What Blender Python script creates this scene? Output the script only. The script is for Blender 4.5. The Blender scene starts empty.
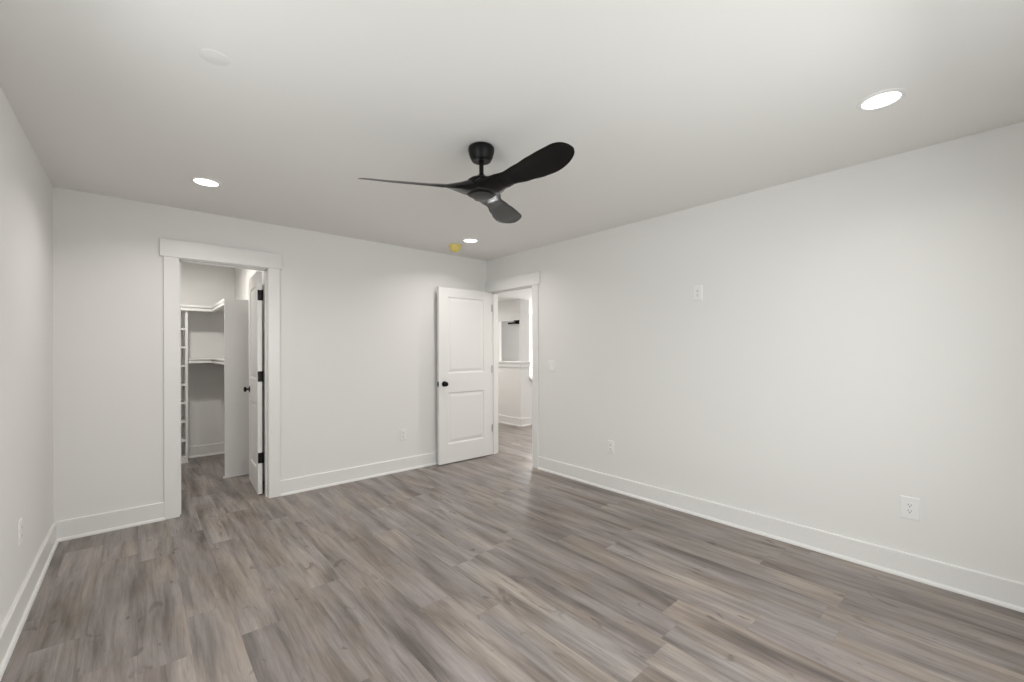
import bpy, bmesh, math, random
from mathutils import Vector, Matrix
PI = math.pi
S = bpy.context.scene
COL = S.collection

# ------------------------------------------------------------------ camera, world, exposure
CAM_H = 1.306
cd = bpy.data.cameras.new('camera')
cam = bpy.data.objects.new('camera', cd)
COL.objects.link(cam)
cd.sensor_width = 36.0
cd.lens = 36.0 * 426.63 / 1024.0
cd.shift_y = 9.36 / 1024.0
cd.clip_start = 0.02
cam.matrix_world = (Matrix.Translation((0, 0, CAM_H)) @ Matrix.Rotation(math.radians(-41.179), 4, 'Z')
                    @ Matrix.Rotation(PI / 2, 4, 'X') @ Matrix.Rotation(math.radians(-0.157), 4, 'Z'))
S.camera = cam

WORLD = 1.0
W = bpy.data.worlds.new('daylight_sky')
S.world = W
W.use_nodes = True
W.node_tree.nodes['Background'].inputs[0].default_value = (0.86, 0.93, 1.0, 1)
W.node_tree.nodes['Background'].inputs[1].default_value = WORLD

S.view_settings.view_transform = 'Standard'
S.view_settings.look = 'None'
S.view_settings.gamma = 1.0
S.view_settings.use_curve_mapping = False
S.view_settings.exposure = 0.0

LAMP = 5.9            # watts of each bedroom ceiling light
LAMP_R = 1.8
CLOSET_LAMP = 13.0
HALL_FILL = 17.5  # watts of each unseen fill light added in the hall
STAIR_DAY = 180.0


def area(name, loc, rot, sx, sy, power, color=(1, 1, 1)):
    l = bpy.data.lights.new(name, 'AREA')
    l.shape = 'RECTANGLE'
    l.size, l.size_y = sx, sy
    l.energy = power
    l.color = color
    o = bpy.data.objects.new(name, l)
    o.location = loc
    o.rotation_euler = rot
    COL.objects.link(o)
    return o


# daylight arriving through the bedroom window beside the camera and the stairwell window
for nm, watts, tilt in (('surroundings', 8.4, 0), ('sky', 16.3, 30)):
    area('daylight_left_window_' + nm, (-0.66, 1.20, 1.55), (0, math.radians(-90 + tilt), 0), 1.25, 1.45, watts, (0.985, 1.0, 0.985))
for nm, watts, tilt in (('surroundings', 12.0, 0), ('sky', 34.5, -35)):
    area('daylight_front_window_' + nm, (1.45, -0.56, 1.43), (math.radians(90 + tilt), 0, 0), 1.48, 1.30, watts, (0.985, 1.0, 0.985))
area('daylight_stair_window', (7.42, 5.95, 1.42), (0, PI / 2, 0), 1.65, 3.2, STAIR_DAY, (1.0, 1.0, 0.99))

# ------------------------------------------------------------------ dimensions
XL, XR, YB, YF, H = -0.443, 3.321, 4.280, -0.36, 2.44
WT = 0.12                                   # interior wall thickness
YC = 6.54                                   # closet rear wall
XC = 0.943                                  # closet right wall
XH = 4.93                                   # hall wall
HC = 2.187                                  # hall ceiling


# ------------------------------------------------------------------ materials
def new_mat(name):
    m = bpy.data.materials.new(name)
    m.use_nodes = True
    return m, m.node_tree.nodes, m.node_tree.links, m.node_tree.nodes['Principled BSDF']


def paint(name, col, rough=0.6, spec=0.3, bump=0.02, scale=260.0):
    m, N, L, p = new_mat(name)
    p.inputs['Base Color'].default_value = (*col, 1)
    p.inputs['Roughness'].default_value = rough
    p.inputs['Specular IOR Level'].default_value = spec
    if bump:
        tc = N.new('ShaderNodeTexCoord')
        nz = N.new('ShaderNodeTexNoise')
        nz.inputs['Scale'].default_value = scale
        nz.inputs['Detail'].default_value = 2
        b = N.new('ShaderNodeBump')
        b.inputs['Strength'].default_value = bump
        b.inputs['Distance'].default_value = 0.001
        L.new(tc.outputs['Object'], nz.inputs['Vector'])
        L.new(nz.outputs['Fac'], b.inputs['Height'])
        L.new(b.outputs['Normal'], p.inputs['Normal'])
    return m


WALL = paint('wall_paint', (0.80, 0.79, 0.772), 0.65, 0.25, 0.05)
PLATE = paint('off_white_cover_plate', (0.832, 0.823, 0.80), 0.8, 0.15, 0.0)
SHADEWALL = paint('wall_paint_shade_tone', (0.62, 0.615, 0.605), 0.65, 0.25, 0.05)  # wall paint darkened so the wall beyond the hall opening looks shaded
CEIL = paint('ceiling_paint', (0.85, 0.842, 0.82), 0.8, 0.15, 0.05)
TRIM = paint('trim_paint', (0.81, 0.803, 0.786), 0.32, 0.45, 0.0)
SHELF = paint('shelf_paint', (0.79, 0.785, 0.77), 0.4, 0.4, 0.0)
CLOSET = paint('closet_wall_paint', (0.80, 0.79, 0.772), 0.65, 0.25, 0.05)
BLACK = paint('matte_black_metal', (0.003, 0.003, 0.003), 0.40, 0.22, 0.0)
HINGE_GREY = paint('hinge_bronze', (0.02, 0.019, 0.018), 0.35, 0.5, 0.0)
PLASTIC = paint('white_plastic', (0.84, 0.835, 0.82), 0.3, 0.5, 0.0)
SLOT = paint('slot_shadow_plastic', (0.05, 0.05, 0.05), 0.6, 0.2, 0.0)
YELLOW = paint('yellow_plastic', (0.76, 0.62, 0.16), 0.25, 0.6, 0.0)
BLADE = paint('black_fan_blade', (0.003, 0.003, 0.003), 0.27, 0.35, 0.0)
DARK_STRIP = paint('black_strip', (0.01, 0.01, 0.01), 0.7, 0.2, 0.0)
CHROME, _n, _l, _p = new_mat('satin_steel')
_p.inputs['Base Color'].default_value = (0.45, 0.44, 0.42, 1)
_p.inputs['Metallic'].default_value = 1
_p.inputs['Roughness'].default_value = 0.35


def emitter(name, col, s):
    m, N, L, p = new_mat(name)
    p.inputs['Base Color'].default_value = (0.9, 0.9, 0.9, 1)
    p.inputs['Emission Color'].default_value = (*col, 1)
    p.inputs['Emission Strength'].default_value = s
    return m


GLOW = emitter('led_diffuser', (1.0, 0.98, 0.95), 3.0)

GLASS = bpy.data.materials.new('window_glass')
GLASS.use_nodes = True
_N, _L = GLASS.node_tree.nodes, GLASS.node_tree.links
_N.clear()
_o = _N.new('ShaderNodeOutputMaterial')
_mx = _N.new('ShaderNodeMixShader')
_t = _N.new('ShaderNodeBsdfTransparent')
_g = _N.new('ShaderNodeBsdfGlossy')
_g.inputs['Roughness'].default_value = 0.02
_mx.inputs[0].default_value = 0.06
_L.new(_t.outputs[0], _mx.inputs[1])
_L.new(_g.outputs[0], _mx.inputs[2])
_L.new(_mx.outputs[0], _o.inputs[0])


def floor_material():
    m, N, L, p = new_mat('grey_oak_planks')
    PW, PLN = 0.178, 1.22

    def math_(op, a, b=None, c=None):
        n = N.new('ShaderNodeMath')
        n.operation = op
        for i, v in enumerate((a, b, c)):
            if v is None:
                continue
            if isinstance(v, (int, float)):
                n.inputs[i].default_value = v
            else:
                L.new(v, n.inputs[i])
        return n.outputs[0]

    def comb(x, y, z):
        n = N.new('ShaderNodeCombineXYZ')
        for i, v in enumerate((x, y, z)):
            if isinstance(v, (int, float)):
                n.inputs[i].default_value = v
            else:
                L.new(v, n.inputs[i])
        return n.outputs[0]

    def noise(vec, scale, detail, rough=0.5, dist=0.0):
        n = N.new('ShaderNodeTexNoise')
        n.inputs['Scale'].default_value = scale
        n.inputs['Detail'].default_value = detail
        n.inputs['Roughness'].default_value = rough
        n.inputs['Distortion'].default_value = dist
        L.new(vec, n.inputs['Vector'])
        return n.outputs['Fac']

    def white(vec):
        n = N.new('ShaderNodeTexWhiteNoise')
        n.noise_dimensions = '3D'
        L.new(vec, n.inputs['Vector'])
        return n.outputs

    def ramp(fac, stops):
        n = N.new('ShaderNodeValToRGB')
        e = n.color_ramp.elements
        e[0].position, e[0].color = stops[0][0], (*stops[0][1], 1)
        e[1].position, e[1].color = stops[-1][0], (*stops[-1][1], 1)
        for pos, c in stops[1:-1]:
            k = e.new(pos)
            k.color = (*c, 1)
        L.new(fac, n.inputs['Fac'])
        return n.outputs['Color']

    def mix(a, b, fac, mode='MIX'):
        n = N.new('ShaderNodeMix')
        n.data_type = 'RGBA'
        n.blend_type = mode
        for i, v in ((0, fac), (6, a), (7, b)):
            if isinstance(v, (int, float)):
                n.inputs[i].default_value = v
            elif isinstance(v, tuple):
                n.inputs[i].default_value = (*v, 1)
            else:
                L.new(v, n.inputs[i])
        return n.outputs[2]

    tc = N.new('ShaderNodeTexCoord')
    sp = N.new('ShaderNodeSeparateXYZ')
    L.new(tc.outputs['Object'], sp.inputs[0])
    X, Y = sp.outputs[0], sp.outputs[1]
    u = math_('DIVIDE', math_('ADD', X, 10 * PW - 0.706 + PW * 4), PW)
    row = math_('FLOOR', u)
    fu = math_('FRACT', u)
    rnd = white(comb(row, 3.7, 1.1))[0]
    v = math_('DIVIDE', math_('ADD', Y, math_('MULTIPLY_ADD', rnd, PLN, 12.2)), PLN)
    cl = math_('FLOOR', v)
    fv = math_('FRACT', v)
    pid = comb(row, cl, 0.37)
    wn = white(pid)
    tone = wn[0]
    wsep = N.new('ShaderNodeSeparateColor')
    L.new(wn[1], wsep.inputs[0])
    # grain coordinates: each plank its own patch of the board
    off1 = math_('MULTIPLY', wsep.outputs[0], 37.0)
    off2 = math_('MULTIPLY', wsep.outputs[1], 53.0)
    gx, gy = math_('ADD', X, off1), math_('ADD', Y, off2)
    # slow wavering of the grain
    wav = noise(comb(math_('MULTIPLY', gx, 1.2), math_('MULTIPLY', gy, 0.8), 0.0), 1.4, 1)
    gxw = math_('MULTIPLY_ADD', wav, 0.045, gx)
    broad = noise(comb(math_('MULTIPLY', gxw, 6.5), math_('MULTIPLY', gy, 0.75), 0.0), 1.6, 4, 0.55, 0.3)
    streak = noise(comb(math_('MULTIPLY', gxw, 26.0), math_('MULTIPLY', gy, 1.2), 2.0), 1.6, 5, 0.68, 0.3)
    fine = noise(comb(math_('MULTIPLY', gxw, 160.0), math_('MULTIPLY', gy, 7.0), 5.0), 1.3, 4, 0.65, 0.2)
    knot = noise(comb(math_('MULTIPLY', gxw, 9.0), math_('MULTIPLY', gy, 3.0), 9.0), 1.6, 3, 0.5, 1.3)

    warm = ramp(tone, [(0.0, (0.222, 0.194, 0.180)), (0.35, (0.247, 0.217, 0.202)), (0.6, (0.255, 0.221, 0.200)),
                       (0.8, (0.258, 0.233, 0.219)), (1.0, (0.272, 0.247, 0.233))])
    dark = ramp(broad, [(0.30, (0.42, 0.395, 0.38)), (0.43, (0.80, 0.78, 0.77)), (0.53, (1.03, 1.03, 1.03)), (0.72, (1.42, 1.41, 1.40))])
    c = mix(warm, dark, 1.0, 'MULTIPLY')
    st = ramp(streak, [(0.32, (0.56, 0.54, 0.53)), (0.48, (1.0, 1.0, 1.0)), (0.70, (1.25, 1.24, 1.23))])
    c = mix(c, st, 0.75, 'MULTIPLY')
    fn = ramp(fine, [(0.30, (0.70, 0.68, 0.67)), (0.52, (1.0, 1.0, 1.0)), (0.75, (1.18, 1.18, 1.18))])
    c = mix(c, fn, 0.6, 'MULTIPLY')
    kn = ramp(knot, [(0.27, (0.50, 0.46, 0.44)), (0.36, (1.0, 1.0, 1.0)), (1.0, (1.0, 1.0, 1.0))])
    c = mix(c, kn, 0.8, 'MULTIPLY')
    # patches drifting between purplish grey and olive brown
    hue = noise(comb(math_('MULTIPLY', gx, 3.5), math_('MULTIPLY', gy, 1.4), 7.0), 1.5, 2)
    tint = ramp(hue, [(0.36, (0.995, 0.985, 1.015)), (0.50, (1.0, 1.0, 1.0)), (0.66, (1.05, 1.00, 0.92))])
    c = mix(c, tint, 1.0, 'MULTIPLY')
    # joints
    du = math_('MULTIPLY', math_('MINIMUM', fu, math_('SUBTRACT', 1.0, fu)), PW)
    dv = math_('MULTIPLY', math_('MINIMUM', fv, math_('SUBTRACT', 1.0, fv)), PLN)
    d = math_('MINIMUM', du, dv)
    gap = math_('MINIMUM', math_('DIVIDE', d, 0.0012), 1.0)
    c = mix((0.08, 0.07, 0.065), c, math_('MULTIPLY_ADD', gap, 0.45, 0.55))
    L.new(c, p.inputs['Base Color'])
    rr = math_('MULTIPLY_ADD', streak, 0.16, 0.27)
    L.new(rr, p.inputs['Roughness'])
    p.inputs['Specular IOR Level'].default_value = 0.55
    b = N.new('ShaderNodeBump')
    b.inputs['Strength'].default_value = 0.25
    b.inputs['Distance'].default_value = 0.0012
    L.new(math_('ADD', math_('MULTIPLY', fine, 0.4), gap), b.inputs['Height'])
    L.new(b.outputs['Normal'], p.inputs['Normal'])
    return m


FLOOR = floor_material()


# ------------------------------------------------------------------ mesh helpers
def box(bm, x0, x1, y0, y1, z0, z1):
    x0, x1 = min(x0, x1), max(x0, x1)
    y0, y1 = min(y0, y1), max(y0, y1)
    vs = [bm.verts.new(p) for p in ((x0, y0, z0), (x1, y0, z0), (x1, y1, z0), (x0, y1, z0),
                                    (x0, y0, z1), (x1, y0, z1), (x1, y1, z1), (x0, y1, z1))]
    for f in ((0, 3, 2, 1), (4, 5, 6, 7), (0, 1, 5, 4), (1, 2, 6, 5), (2, 3, 7, 6), (3, 0, 4, 7)):
        bm.faces.new([vs[i] for i in f])
    return vs


def boxes(*lst):
    bm = bmesh.new()
    for b in lst:
        box(bm, *b)
    return bm


def lathe(profile, n=48, bm=None, M=None):
    """profile: list of (r, z) revolved about z."""
    bm = bm or bmesh.new()
    rings = []
    for r, z in profile:
        if r < 1e-6:
            rings.append([bm.verts.new((0, 0, z))])
        else:
            rings.append([bm.verts.new((r * math.cos(2 * PI * i / n), r * math.sin(2 * PI * i / n), z)) for i in range(n)])
    for a, b in zip(rings, rings[1:]):
        for i in range(n):
            j = (i + 1) % n
            if len(a) == 1 and len(b) == 1:
                continue
            if len(a) == 1:
                bm.faces.new((a[0], b[i], b[j]))
            elif len(b) == 1:
                bm.faces.new((a[i], b[0], a[j]))
            else:
                bm.faces.new((a[i], b[i], b[j], a[j]))
    if M:
        bmesh.ops.transform(bm, matrix=M, verts=[v for r in rings for v in r])
    return bm


def prism(pts, axis, a, b, bm=None):
    """closed 2D outline pts extruded along axis from a to b."""
    bm = bm or bmesh.new()

    def P(p, t):
        if axis == 'x':
            return (t, p[0], p[1])
        if axis == 'y':
            return (p[0], t, p[1])
        return (p[0], p[1], t)
    A = [bm.verts.new(P(p, a)) for p in pts]
    B = [bm.verts.new(P(p, b)) for p in pts]
    n = len(pts)
    bm.faces.new(A)
    bm.faces.new(B[::-1])
    for i in range(n):
        j = (i + 1) % n
        bm.faces.new((A[i], B[i], B[j], A[j]))
    return bm


def obj(name, bm, mat, parent=None, bevel=0.0, smooth=False, seg=2):
    bmesh.ops.recalc_face_normals(bm, faces=bm.faces)
    me = bpy.data.meshes.new(name)
    bm.to_mesh(me)
    bm.free()
    me.materials.append(mat)
    o = bpy.data.objects.new(name, me)
    COL.objects.link(o)
    if parent:
        o.parent = parent
    if smooth:
        for p in me.polygons:
            p.use_smooth = True
        me.set_sharp_from_angle(angle=math.radians(35))
    if bevel:
        b = o.modifiers.new('bevel', 'BEVEL')
        b.width = bevel
        b.segments = seg
        b.limit_method = 'ANGLE'
    return o


def thing(name, loc=(0, 0, 0), rz=0.0, label=None, cat=None, group=None, kind=None):
    o = bpy.data.objects.new(name, None)
    o.empty_display_size = 0.05
    o.location = loc
    o.rotation_euler = (0, 0, rz)
    COL.objects.link(o)
    return tag(o, label, cat, group, kind)


def tag(o, label=None, cat=None, group=None, kind=None):
    if label:
        o['label'] = label
    if cat:
        o['category'] = cat
    if group:
        o['group'] = group
    if kind:
        o['kind'] = kind
    return o


def struct(name, bm, mat, label=None, **k):
    return tag(obj(name, bm, mat, **k), label, kind='structure')


# ------------------------------------------------------------------ room shell
JT = 0.012                                  # jamb board thickness
JN, JF, DH = 3.440, 4.205, 2.030            # bedroom door opening along the right wall
CL, CR, CH = 0.243, 0.862, 2.036            # closet door opening in the far wall

struct('floor', boxes((-0.6, 7.6, -0.6, 9.0, -0.06, 0.0)), FLOOR, 'grey brown wood plank floor running through the rooms')
struct('ceiling', boxes((-0.6, XR + WT, YF - 0.15, YC + WT, H, H + 0.1)), CEIL, 'flat painted ceiling of the bedroom and closet')
struct('wall_far', boxes((XL, CL - JT, YB, YB + WT, 0, H), (CR + JT, XR, YB, YB + WT, 0, H), (CL - JT, CR + JT, YB, YB + WT, CH + JT, H)),
       WALL, 'white far wall with the closet doorway')
struct('wall_right', boxes((XR, XR + WT, YF - .15, JN - JT, 0, H), (XR, XR + WT, JF + JT, 9.0, 0, H), (XR, XR + WT, JN - JT, JF + JT, DH + JT, H)),
       WALL, 'long white wall on the right with the hall doorway')
WY0, WY1, WZ0, WZ1 = 0.45, 1.95, 0.85, 2.15          # window opening in the left wall, behind the picture's left edge
struct('wall_left', boxes((XL - 0.15, XL, YF - .15, WY0, 0, H), (XL - 0.15, XL, WY1, YC + WT, 0, H),
                          (XL - 0.15, XL, WY0, WY1, 0, WZ0), (XL - 0.15, XL, WY0, WY1, WZ1, H)), WALL, 'white wall on the left')
FX0, FX1, FZ0, FZ1 = 0.70, 2.20, 0.75, 2.10          # window opening in the wall behind the camera
struct('wall_front', boxes((XL, FX0, YF - 0.15, YF, 0, H), (FX1, XR, YF - 0.15, YF, 0, H),
                           (FX0, FX1, YF - 0.15, YF, 0, FZ0), (FX0, FX1, YF - 0.15, YF, FZ1, H)), WALL)
struct('wall_closet_rear', boxes((XL, XC + WT, YC, YC + WT, 0, H)), CLOSET, 'rear wall of the closet')
struct('wall_closet_right', boxes((XC, XC + WT, YB + WT, YC, 0, H)), CLOSET, 'right wall of the closet')

# hall and stair side
OY0, OY1, OZ0, OZ1 = 5.440, 5.985, 1.085, 1.835      # opening over the half wall
YE = 5.412                                           # end of the hall wall
HW = 0.205
struct('wall_hall', boxes((XH, XH + HW, YE, OY0, 0, HC), (XH, XH + 0.05, OY1, 9.0, 0, HC),
                          (XH, XH + HW, OY0, OY1, 0, OZ0), (XH, XH + 0.05, OY0, OY1, OZ1, HC)), WALL,
       'hall wall with a square opening above a half wall')
struct('ceiling_hall', boxes((XR + WT, 7.6, 1.4, 9.0, HC, HC + 0.1)), CEIL, 'ceiling of the hall')
struct('wall_hall_end', boxes((XR + WT, 7.6, 1.4, 1.52, 0, HC)), WALL)
struct('wall_hall_rear', boxes((XR + WT, 7.6, 8.88, 9.0, 0, HC)), WALL)
struct('wall_hall_side', boxes((XH, XH + 0.12, 1.52, 3.6, 0, HC)), WALL)
SX = 7.2
struct('wall_stair', boxes((SX, SX + .12, 1.52, 4.3, 0, HC), (SX, SX + .12, 7.62, 8.88, 0, HC),
                           (SX, SX + .12, 4.3, 7.62, 0, 0.55), (SX, SX + .12, 4.3, 7.62, 2.15, HC)), WALL)
struct('wall_stair_inner', boxes((6.5, 6.62, 6.98, 8.88, 0, HC)), SHADEWALL, 'wall seen through the hall opening, coloured darker to stand for shade')


def window(name, axis, at, a0, a1, z0, z1, sgn):
    """white sash window filling an opening; axis 'x' = the wall's normal runs along x."""
    root = thing(name, kind='structure')
    fr, sash, pane = bmesh.new(), bmesh.new(), bmesh.new()

    def put(bm, u0, u1, w0, w1, d0, d1):
        d0, d1 = at + sgn * d0, at + sgn * d1
        if axis == 'x':
            box(bm, d0, d1, u0, u1, w0, w1)
        else:
            box(bm, u0, u1, d0, d1, w0, w1)
    t = 0.035
    for r in ((a0, a0 + t, z0, z1), (a1 - t, a1, z0, z1), (a0 + t, a1 - t, z0, z0 + t), (a0 + t, a1 - t, z1 - t, z1)):
        put(fr, *r, 0.03, 0.11)
    zm = (z0 + z1) / 2
    s = 0.04
    b0, b1 = a0 + t, a1 - t
    for (p0, p1, d) in ((z0 + t, zm + s / 2, 0.05), (zm - s / 2, z1 - t, 0.075)):
        for r in ((b0, b0 + s, p0, p1), (b1 - s, b1, p0, p1), (b0 + s, b1 - s, p0, p0 + s), (b0 + s, b1 - s, p1 - s, p1)):
            put(sash, *r, d, d + 0.024)
        put(pane, b0 + s, b1 - s, p0 + s, p1 - s, d + 0.010, d + 0.014)
    f = obj('window_frame', fr, TRIM, root)
    obj('sash', sash, TRIM, root)
    obj('pane', pane, GLASS, root)
    return root


window('window_1', 'x', XL, WY0, WY1, WZ0, WZ1, -1)
window('window_2', 'x', SX, 4.3, 7.62, 0.55, 2.15, 1)
window('window_3', 'y', YF, FX0, FX1, FZ0, FZ1, -1)


# ------------------------------------------------------------------ baseboards
def baseboard(name, segs, label=None, h=0.137):
    """segs: (axis, fixed coordinate of the wall, from, to, side the board projects to)"""
    b, s = bmesh.new(), bmesh.new()
    for axis, at, a0, a1, sg in segs:
        t = 0.015
        board = [(0, 0), (sg * t, 0), (sg * t, h - 0.004), (sg * (t - .004), h), (0, h)]
        q = [(sg * t, 0.0)]
        R = 0.013
        for k in range(7):
            an = PI / 2 * k / 6
            q.append((sg * (t + R * math.cos(an)), 0.004 + 0.017 * math.sin(an)))
        q.append((sg * t, 0.021))
        q.insert(1, (sg * (t + R), 0.0))
        if axis == 'x':      # wall plane x = at, board runs along y
            prism([(at + p[0], p[1]) for p in board], 'y', a0, a1, b)
            prism([(at + p[0], p[1]) for p in q], 'y', a0, a1, s)
        else:
            prism([(at + p[0], p[1]) for p in board], 'x', a0, a1, b)
            prism([(at + p[0], p[1]) for p in q], 'x', a0, a1, s)
    r = tag(obj(name, b, TRIM), label, kind='structure')
    obj('shoe_moulding', s, TRIM, r, smooth=True)
    return r


baseboard('baseboard_left', [('x', XL, YF + .03, YB - .001, 1)], 'white baseboard along the left wall')
baseboard('baseboard_far', [('y', YB, XL, 0.147, -1), ('y', YB, 0.957, XR, -1)], 'white baseboard along the far wall')
baseboard('baseboard_right', [('x', XR, YF + .03, 3.346, -1)], 'white baseboard along the right wall')
baseboard('baseboard_front', [('y', YF, XL, XR, 1)])
baseboard('baseboard_closet', [('y', YC, 0.46, XC, -1), ('x', XC, 5.30, YC - .03, -1), ('y', YB + WT, XL, 0.14, 1)],
          'white baseboard inside the closet')
baseboard('baseboard_hall', [('x', XH, YE - .015, 8.8, -1), ('y', YE, XH, XH + HW, -1)], 'white baseboard in the hall')


# ------------------------------------------------------------------ door casings and jambs
def trim_closet():
    bm = bmesh.new()
    f = YB - 0.018
    box(bm, 0.145, CL - 0.003, f, YB, 0, 2.044)
    box(bm, CR + 0.003, 0.957, f, YB, 0, 2.044)
    box(bm, 0.122, 0.978, YB - 0.024, YB, 2.044, 2.180)
    r = tag(obj('trim_1', bm, TRIM, bevel=0.002), 'flat white casing around the closet doorway', kind='structure')
    j = bmesh.new()
    t = 0.012
    box(j, CL - t, CL, YB - .002, YB + WT + .002, 0, CH + t)
    box(j, CR, CR + t, YB - .002, YB + WT + .002, 0, CH + t)
    box(j, CL, CR, YB - .002, YB + WT + .002, CH, CH + t)
    # stops
    box(j, CL, CL + .011, YB + .04, YB + .078, 0, CH)
    box(j, CR - .011, CR, YB + .04, YB + .078, 0, CH)
    box(j, CL, CR, YB + .04, YB + .078, CH - .011, CH)
    obj('jamb', j, TRIM, r)
    return r


trim_closet()


def trim_hall_door():
    bm = bmesh.new()
    f = XR - 0.018
    box(bm, f, XR, 3.346, JN - 0.004, 0, 2.034)
    box(bm, f, XR, JF + 0.004, YB - 0.001, 0, 2.034)
    box(bm, XR - 0.024, XR, 3.322, YB - 0.001, 2.034, 2.172)
    r = tag(obj('trim_2', bm, TRIM, bevel=0.002), 'flat white casing around the hall doorway', kind='structure')
    j = bmesh.new()
    t = 0.012
    a, b = XR - .002, XR + WT + .002
    box(j, a, b, JN - t, JN, 0, DH + t)
    box(j, a, b, JF, JF + t, 0, DH + t)
    box(j, a, b, JN, JF, DH, DH + t)
    box(j, XR + .04, XR + .078, JN, JN + .011, 0, DH)
    box(j, XR + .04, XR + .078, JF - .011, JF, 0, DH)
    box(j, XR + .04, XR + .078, JN, JF, DH - .011, DH)
    obj('jamb', j, TRIM, r)


trim_hall_door()

# ledge wrapped around the half wall end, and the sloping guard of the stair
led = bmesh.new()
box(led, XH - 0.035, XH + HW + 0.02, YE - 0.035, 5.985, OZ0, OZ0 + 0.024)
box(led, XH - 0.018, XH, YE - 0.018, 6.045, OZ0 - 0.075, OZ0)
box(led, XH, XH + HW, YE - 0.018, YE, OZ0 - 0.075, OZ0)
struct('trim_3', led, TRIM, 'white ledge and apron capping the hall half wall', bevel=0.003)


def stair_guard():
    y0, y1 = 5.43, 5.53
    xa, xb = XH + HW, 5.95
    sl = (0.757 - 0.884) / (5.251 - 5.067)
    za = 0.884 + sl * (xa - 5.067) - 0.03
    zb = max(0.05, za + sl * (xb - xa))
    b = prism([(xa, 0), (xb, 0), (xb, zb), (xa, za)], 'y', y0, y1)
    r = tag(obj('wall_guard', b, WALL), 'low guard wall with a sloping cap beside the stairs', kind='structure')
    c = prism([(xa, za), (xb, zb), (xb, zb + .04), (xa, za + .04)], 'y', y0 - .03, y1 + .03)
    obj('sloping_cap', c, TRIM, r, bevel=0.003)


stair_guard()


# ------------------------------------------------------------------ doors
def door_leaf_bm(w, h, t, px0, px1, zs):
    """moulded two-panel leaf: x 0..w, y 0..t, z 0..h"""
    bm = bmesh.new()
    rings = [(0, 0), (0.006, 0.001), (0.012, 0.008), (0.026, 0.009), (0.048, 0.004), (0.056, 0.003)]
    xs = [0, px0, px1, w]
    zz = [0, zs[0][0], zs[0][1], zs[1][0], zs[1][1], h]
    for side in (0, 1):
        y = 0.0 if side == 0 else t
        d = 1 if side == 0 else -1
        for i in range(3):
            for k in range(5):
                x0, x1, z0, z1 = xs[i], xs[i + 1], zz[k], zz[k + 1]
                if i == 1 and k in (1, 3):
                    prev = None
                    for o_, dep in rings:
                        cur = [bm.verts.new(p) for p in ((x0 + o_, y + d * dep, z0 + o_), (x1 - o_, y + d * dep, z0 + o_),
                                                         (x1 - o_, y + d * dep, z1 - o_), (x0 + o_, y + d * dep, z1 - o_))]
                        if prev:
                            for q in range(4):
                                bm.faces.new((prev[q], prev[(q + 1) % 4], cur[(q + 1) % 4], cur[q]))
                        prev = cur
                    bm.faces.new(prev)
                else:
                    bm.faces.new([bm.verts.new(p) for p in ((x0, y, z0), (x1, y, z0), (x1, y, z1), (x0, y, z1))])
    for (a, b) in (((0, 0), (0, h)), ((w, 0), (w, h)), ((0, 0), (w, 0)), ((0, h), (w, h))):
        bm.faces.new([bm.verts.new(p) for p in ((a[0], 0, a[1]), (b[0], 0, b[1]), (b[0], t, b[1]), (a[0], t, a[1]))])
    bmesh.ops.remove_doubles(bm, verts=bm.verts, dist=1e-5)
    return bm


KNOB = [(0, 0), (0.031, 0), (0.032, 0.003), (0.031, 0.006), (0.024, 0.008), (0.011, 0.009), (0.0095, 0.014), (0.0095, 0.026),
        (0.013, 0.029), (0.022, 0.033), (0.0265, 0.040), (0.0265, 0.046), (0.023, 0.053), (0.014, 0.057), (0, 0.058)]


def make_door(name, loc, rz, w, h, t, label, knob_z, hinge_zs, hinge_mat, stile=0.115, zs=((.215, .815), (1.03, 1.92)),
              knob_t=1.0):
    """hinge edge at local x=0; leaf along +x, front face at y=0 (facing -y)"""
    root = thing(name, loc, rz, label, None, kind='structure')
    obj('door_leaf', door_leaf_bm(w, h, t, stile, w - stile, zs), TRIM, root, smooth=False)
    root.children[0].location.z = 0.010
    kx = w - 0.068
    for sg in (-1, 1):
        M = Matrix.Translation((kx, 0 if sg < 0 else t, knob_z)) @ Matrix.Rotation(PI / 2 * (1 if sg < 0 else -1), 4, 'X')
        if sg > 0:
            M = M @ Matrix.Scale(knob_t, 4, (0, 0, 1))
        obj('doorknob', lathe(KNOB, 32, M=M), BLACK, root, smooth=True)
    obj('latch_plate', boxes((w, w + 0.0015, t / 2 - .0125, t / 2 + .0125, knob_z - .028, knob_z + .028),
                             (w, w + 0.009, t / 2 - .006, t / 2 + .006, knob_z - .008, knob_z + .008)), BLACK, root)
    return root


def hinge(parent, name, parts, mat):
    bm = bmesh.new()
    for p in parts:
        if p[0] == 'box':
            box(bm, *p[1:])
        else:
            _, x, y, z0, z1, r = p
            n = 5
            for k in range(n):
                a = z0 + (z1 - z0) * k / n + (.0004 if k else 0)
                b = z0 + (z1 - z0) * (k + 1) / n - .0004
                lathe([(0, a), (r, a), (r, b), (0, b)], 16, bm, Matrix.Translation((x, y, 0)))
            lathe([(0, z1), (r * .8, z1), (r * .8, z1 + .003), (0, z1 + .005)], 16, bm, Matrix.Translation((x, y, 0)))
    return obj(name, bm, mat, parent, smooth=False)


# bedroom door, swung fully open against the far wall (local +x points to world -x)
LW = 0.757
d2 = make_door('door_2', (3.312, 4.207, 0), PI + math.radians(-0.3), LW, 2.02, 0.035,
               'white two panel door standing open against the far wall', 0.925, (), BLACK)
# local frame is rotated by 180 deg: y=0 face looks to +Y (the wall); y=t face looks into the room
for z in (1.83, 1.072, 0.34):
    hinge(d2, 'hinge', [('box', -0.0015, 0.0, 0.004, 0.035, z - .045, z + .045),
                        ('cyl', -0.004, 0.040, z - .045, z + .045, 0.0055)], CHROME)

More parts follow.
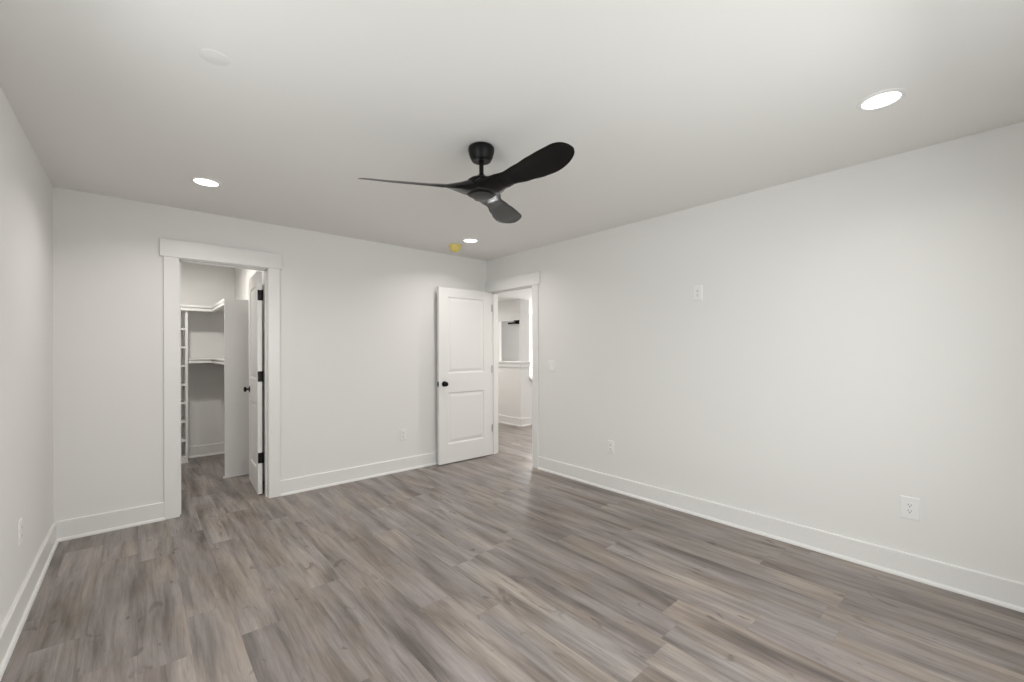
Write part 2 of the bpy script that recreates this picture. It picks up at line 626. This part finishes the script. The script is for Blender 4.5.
# closet door, swung into the closet (local +x points to world +y)
d1 = make_door('door_1', (0.842, 4.412, 0), PI / 2 - math.radians(3.0), 0.600, 2.018, 0.035,
               'narrow white two panel door standing open inside the closet', 0.925, (), BLACK, stile=0.105,
               zs=((.215, .815), (1.03, 1.90)), knob_t=0.9)
for z in (1.812, 1.075, 0.337):
    hinge(d1, 'hinge', [('box', -0.003, 0.0, 0.000, 0.034, z - .047, z + .047),
                        ('cyl', -0.005, -0.004, z - .047, z + .047, 0.0065)], BLACK)
obj('bottom_strip', boxes((0.0, 0.600, 0.006, 0.029, 0.002, 0.012)), DARK_STRIP, d1)  # black strip filling the gap below the leaf

# ------------------------------------------------------------------ closet fittings
SY = YC - 0.30             # front of the rear shelves
SXR = 0.662                # front of the right-hand shelves
PY = 5.250                 # tall end panel


def ell(bm, x_left, fy, fx, z0, z1, inset=0.0, y_end=PY + 0.019):
    """L-shaped slab: along the rear wall, then along the right wall"""
    pts = [(x_left, YC), (x_left, fy + inset), (fx + inset, fy + inset), (fx + inset, y_end), (XC, y_end), (XC, YC)]
    prism(pts, 'z', z0, z1, bm)


def ell_rail(bm, x_left, fy, fx, z0, z1, d, y_end=PY + 0.019):
    pts = [(x_left, fy), (fx, fy), (fx, y_end), (fx + d, y_end), (fx + d, fy + d), (x_left, fy + d)]
    prism(pts, 'z', z0, z1, bm)


def closet_shelf(label, x_left, z_top, z_bot, th, rail):
    b = bmesh.new()
    ell(b, x_left, SY, SXR, z_top - th, z_top)
    r = tag(obj('closet_shelf', b, SHELF), label, 'shelf', 'closet shelves')
    c = bmesh.new()
    ell_rail(c, x_left, SY + 0.030, SXR + 0.030, z_bot + rail - .004, z_top - th, 0.012)
    obj('cleat', c, SHELF, r)
    e = bmesh.new()
    ell_rail(e, x_left, SY - 0.004, SXR - 0.004, z_bot, z_bot + rail, 0.044)
    obj('hanging_rail', e, SHELF, r, bevel=0.004)
    return r


closet_shelf('white upper corner shelf with hanging rail, above the cubby tower', -0.20, 1.850, 1.780, 0.026, 0.032)
closet_shelf('white lower corner shelf with hanging rail, right of the cubby tower', 0.437, 1.216, 1.163, 0.012, 0.026)

t = thing('shoe_cubby_tower', (0.0, 0.0, 0.0), 0, 'tall narrow white shoe cubby tower just inside the closet, left edge hidden by doorway', 'shelving unit')
TX0, TX1, TY0 = -0.10, 0.434, 6.270
TB, TT = 0.020, 1.775
obj('side_panel', boxes((TX1 - 0.024, TX1, TY0, YC, TB + .03, TT)), SHELF, t)
obj('side_panel', boxes((TX0, TX0 + 0.024, TY0, YC, TB + .03, TT)), SHELF, t)
for z in (1.566, 1.350, 1.134, 0.912, 0.697, 0.481, 0.260, 0.064):
    obj('shelf_board', boxes((TX0 + 0.024, TX1 - 0.024, TY0 + .001, YC, z - 0.011, z + 0.011)), SHELF, t)
obj('toe_kick', boxes((TX0, TX1, TY0 + .012, YC, 0, TB + .03), (TX0, TX1 + .002, TY0 - .004, TY0 + .012, 0, 0.022)), TRIM, t)

pn = obj('closet_end_panel', boxes((0.664, XC, PY, PY + 0.019, 0, 1.846)), SHELF)
tag(pn, 'tall white end panel standing behind the open closet door', 'panel')
sb = bmesh.new()
box(sb, 0.654, XC, PY - 0.012, PY, 0, 0.016)
box(sb, 0.648, 0.664, PY - 0.012, PY + 0.019, 0, 0.016)
obj('shoe_moulding', sb, TRIM, pn, bevel=0.003)


# ------------------------------------------------------------------ recessed lights
def downlight(loc, label, watts, group='recessed ceiling lights', r=0.068, spread=145):
    root = thing('recessed_light', loc, 0, label, 'ceiling light', group)
    obj('trim_ring', lathe([(r, -0.004), (r + .001, -0.0065), (r + .008, -0.0075), (r + .017, -0.004), (r + .019, 0.0),
                            (r, 0.0)], 64), PLASTIC, root, smooth=True)
    obj('diffuser', lathe([(0, -0.0045), (r, -0.0045), (r, -0.001), (0, -0.001)], 64), GLOW, root)
    l = bpy.data.lights.new('led_light', 'AREA')
    l.shape = 'DISK'
    l.size = 2 * r
    l.energy = watts
    l.spread = math.radians(spread)
    l.color = (1.0, 0.965, 0.915)
    o = bpy.data.objects.new('led_light', l)
    o.location = (0, 0, -0.009)
    o.parent = root
    COL.objects.link(o)
    return root


downlight((0.342, 3.495, H), 'round recessed ceiling light above the closet doorway', LAMP)
downlight((2.572, 3.584, H), 'round recessed ceiling light beside the yellow cap near the far corner', LAMP)
downlight((2.538, 0.353, H), 'round recessed ceiling light at the upper right, nearest the long wall', LAMP_R)
downlight((0.342, 0.353, H), 'round recessed ceiling light behind the camera', LAMP)
downlight((0.30, 5.42, H), 'round ceiling light inside the closet', CLOSET_LAMP, 'closet ceiling lights', spread=170)
downlight((4.2, 3.3, HC), 'unseen round light added to brighten the near part of the hall', HALL_FILL, 'hall fill lights', spread=170)  # this and the next are added out of view to brighten the hall
downlight((4.1, 6.6, HC), 'unseen round light added to brighten the far part of the hall', HALL_FILL, 'hall fill lights', spread=170)

# smoke alarm under its yellow dust cap
sm = thing('smoke_alarm', (2.565, 3.860, H), 0, 'small yellow capped smoke alarm on the ceiling near the far corner', 'smoke alarm')
obj('base_ring', lathe([(0, -0.008), (0.064, -0.008), (0.067, -0.004), (0.067, 0), (0, 0)], 48), YELLOW, sm, smooth=True)
obj('dust_cap', lathe([(0, -0.074), (0.018, -0.073), (0.034, -0.068), (0.047, -0.058), (0.056, -0.044), (0.062, -0.026),
                       (0.064, -0.008), (0, -0.008)], 48), YELLOW, sm, smooth=True)

cv = obj('ceiling_cover_plate', lathe([(0, -0.0012), (0.046, -0.0012), (0.048, -0.0006), (0.0485, 0), (0, 0)], 48), PLATE, smooth=True)
cv.location = (0.223, 1.995, H)
tag(cv, 'faint round blank cover plate on the upper left of the ceiling', 'cover plate')


# ------------------------------------------------------------------ wall plates
def plate_frame(name, loc, normal, label, cat, group, w, h):
    """local: x to the right, z up, -y out of the wall"""
    rz = {'-y': 0, '-x': -PI / 2, '+x': PI / 2}[normal]
    root = thing(name, loc, rz, label, cat, group)
    bm = bmesh.new()
    t, s = 0.0055, 0.004
    A = [bm.verts.new(p) for p in ((-w / 2, 0, -h / 2), (w / 2, 0, -h / 2), (w / 2, 0, h / 2), (-w / 2, 0, h / 2))]
    M_ = [bm.verts.new(p) for p in ((-w / 2, -t * .4, -h / 2), (w / 2, -t * .4, -h / 2), (w / 2, -t * .4, h / 2), (-w / 2, -t * .4, h / 2))]
    B = [bm.verts.new((x, -t, z)) for x, z in ((-w / 2 + s, -h / 2 + s), (w / 2 - s, -h / 2 + s), (w / 2 - s, h / 2 - s), (-w / 2 + s, h / 2 - s))]
    for P, Q in ((A, M_), (M_, B)):
        for i in range(4):
            bm.faces.new((P[i], P[(i + 1) % 4], Q[(i + 1) % 4], Q[i]))
    bm.faces.new(B)
    bm.faces.new(A[::-1])
    obj('cover_plate', bm, PLASTIC, root)
    return root


def outlet(loc, normal, label, w=0.072, h=0.117, decora=False):
    root = plate_frame('wall_outlet', loc, normal, label, 'outlet', 'duplex wall outlets', w, h)
    if decora:
        f = obj('receptacle', boxes((-.0165, .0165, -.0075, -.005, -.033, .033)), PLASTIC, root, bevel=0.001)
        zs = (-.017, .017)
        slots = boxes(*[b for z in zs for b in ((-.0075, -.0052, -.0079, -.0070, z - .001, z + .008),
                                                (.0052, .0072, -.0079, -.0070, z, z + .0075),
                                                (-.0025, .0025, -.0079, -.0070, z - .009, z - .004))])
        obj('slots', slots, SLOT, f)
    else:
        for z in (-.0195, .0195):
            pts = []
            for k in range(28):
                a = 2 * PI * k / 28
                pts.append((0.0165 * math.cos(a), z + max(-.0135, min(.0135, 0.0165 * math.sin(a)))))
            f = obj('receptacle', prism(pts, 'y', -.0078, -.005), PLASTIC, root)
            slots = boxes((-.0078, -.0052, -.0082, -.0072, z - .002, z + .0075), (.0052, .0074, -.0082, -.0072, z - .001, z + .0070),
                          (-.0028, .0028, -.0082, -.0072, z - .0105, z - .0055))
            obj('slots', slots, SLOT, f)
    obj('screw', lathe([(0, -.0062), (.003, -.0062), (.003, -.005), (0, -.005)], 12, M=Matrix.Rotation(-PI / 2, 4, 'X') @ Matrix.Scale(-1, 4, (0, 0, 1))), CHROME, root)
    return root


outlet((XR, 0.340, 0.397), '-x', 'large white outlet low on the long wall at the right', 0.084, 0.128, True)
outlet((XR, 2.394, 0.402), '-x', 'white outlet low on the long wall, below the high plate')
outlet((2.164, YB, 0.392), '-y', 'white outlet on the far wall, left of the open bedroom door')
outlet((XL, 3.173, 0.420), '+x', 'white outlet low on the left wall')
outlet((XR, 1.566, 1.754), '-x', 'white outlet mounted high in the middle of the long wall', decora=True)

sw = plate_frame('light_switch', (XR, 3.148, 1.138), '-x', 'white double light switch beside the hall doorway', 'light switch', None, 0.117, 0.117)
for x in (-.023, .023):
    obj('rocker', prism([(-.0078, -.033), (-.0050, -.033), (-.0050, .033), (-.0095, .033), (-.0068, 0.0)], 'x', x - .0165, x + .0165), PLASTIC, sw)

# ------------------------------------------------------------------ dark fixture seen beyond the hall opening
fx = thing('wall_light', (6.5, 7.32, 1.95), 0, 'small black bar light high on the wall beyond the hall opening', 'wall light')
obj('bar', boxes((-0.085, -0.045, -0.17, 0.16, -0.040, -0.004)), BLACK, fx, bevel=0.003)
obj('backplate', boxes((-0.045, 0.0, -0.17, -0.06, -0.045, 0.045)), BLACK, fx, bevel=0.003)
obj('arm', boxes((-0.080, -0.040, -0.17, -0.04, 0.016, 0.045)), BLACK, fx, bevel=0.003)


# ------------------------------------------------------------------ ceiling fan
def interp(tab, x):
    for (a, va), (b, vb) in zip(tab, tab[1:]):
        if x <= b:
            s = (x - a) / (b - a)
            s = max(0, min(1, s))
            s = s * s * (3 - 2 * s)
            return va + (vb - va) * s
    return tab[-1][1]


FZ = 2.196
fan = thing('ceiling_fan', (1.4375, 1.898, H), 0, 'matte black three blade ceiling fan hanging in the middle of the room', 'ceiling fan')
obj('canopy', lathe([(0, 0), (0.058, 0), (0.066, -0.003), (0.072, -0.010), (0.073, -0.022), (0.070, -0.038), (0.063, -0.060), (0.056, -0.075),
                     (0.052, -0.081), (0.044, -0.083), (0.024, -0.080), (0, -0.078)], 56), BLACK, fan, smooth=True)
obj('downrod', lathe([(0, -0.08), (0.0125, -0.08), (0.0125, -0.19), (0, -0.19)], 28), BLACK, fan, smooth=True)
obj('coupler', lathe([(0, -0.156), (0.017, -0.156), (0.020, -0.162), (0.021, -0.172), (0.026, -0.177), (0.028, -0.181), (0, -0.183)], 32),
    BLACK, fan, smooth=True)
obj('motor_housing', lathe([(0, -0.176), (0.034, -0.177), (0.062, -0.183), (0.078, -0.194), (0.084, -0.212), (0.086, -0.235),
                            (0.085, -0.256), (0.080, -0.266), (0.066, -0.271), (0.064, -0.273), (0.030, -0.275), (0, -0.276)], 56),
    BLACK, fan, smooth=True)


def blade_bm():
    bm = bmesh.new()
    R0, R1, n = 0.03, 0.652, 46
    rows = []
    half_front = [(0.03, .090), (.08, .088), (.14, .066), (.22, .050), (.32, .066), (.42, .079), (.50, .083), (.70, .083)]
    half_back = [(0.03, .090), (.08, .088), (.14, .068), (.22, .048), (.32, .057), (.42, .067), (.50, .071), (.60, .070)]
    pitch = [(0.03, 2), (.10, 8), (.22, 23), (.40, 22), (.665, 20)]
    thick = [(0.03, .070), (.08, .064), (.14, .036), (.20, .016), (.30, .008), (.665, .004)]
    zc = [(0.03, -0.238), (.12, -0.240), (.30, -0.240), (.50, -0.240), (.665, -0.236)]
    for i in range(n + 1):
        s = i / n
        r = R0 + (R1 - R0) * (1 - (1 - s) ** 2.2)
        a, b = interp(half_front, r), interp(half_back, r)
        tipf = 1.0
        if r > .46:
            a *= max(0.02, 1 - ((r - .46) / (R1 - .46)) ** 2) ** 0.5
        if r > .565:
            tipf = max(0.02, 1 - ((r - .565) / (R1 - .565)) ** 2) ** 0.5
            b *= tipf
        sweep = -0.009 * max(0.0, (r - .30) / .345) ** 2
        th, pt, z = interp(thick, r), math.radians(interp(pitch, r)), interp(zc, r)
        row = []
        m = 12
        prof = []
        for k in range(m + 1):              # top, from front edge to rear edge
            w = -1 + 2 * k / m
            prof.append((w, 0.5 * th * max(0, 1 - w * w) ** 0.5 + 0.0008))
        for k in range(m - 1, 0, -1):
            w = -1 + 2 * k / m
            prof.append((w, -0.5 * th * max(0, 1 - w * w) ** 0.5 - 0.0008))
        for w, h in prof:
            y = (a if w > 0 else b) * w
            camber = 0.006 * (1 - w * w) * tipf
            y += sweep
            h *= 0.3 + 0.7 * tipf
            yy = y * math.cos(pt) - (h + camber) * math.sin(-pt)
            zz = -y * math.sin(pt) + (h + camber) * math.cos(pt)
            row.append(bm.verts.new((r, yy, z + zz)))
        rows.append(row)
    for A, B in zip(rows, rows[1:]):
        k = len(A)
        for i in range(k):
            j = (i + 1) % k
            bm.faces.new((A[i], A[j], B[j], B[i]))
    bm.faces.new(rows[0][::-1])
    bm.faces.new(rows[-1])
    return bm


b0 = obj('blade', blade_bm(), BLADE, fan, smooth=True)
for k, az in enumerate((152, 32, -88)):
    b = b0 if k == 0 else b0.copy()
    if k:
        COL.objects.link(b)
        b.parent = fan
    b.rotation_euler = (0, 0, math.radians(az))
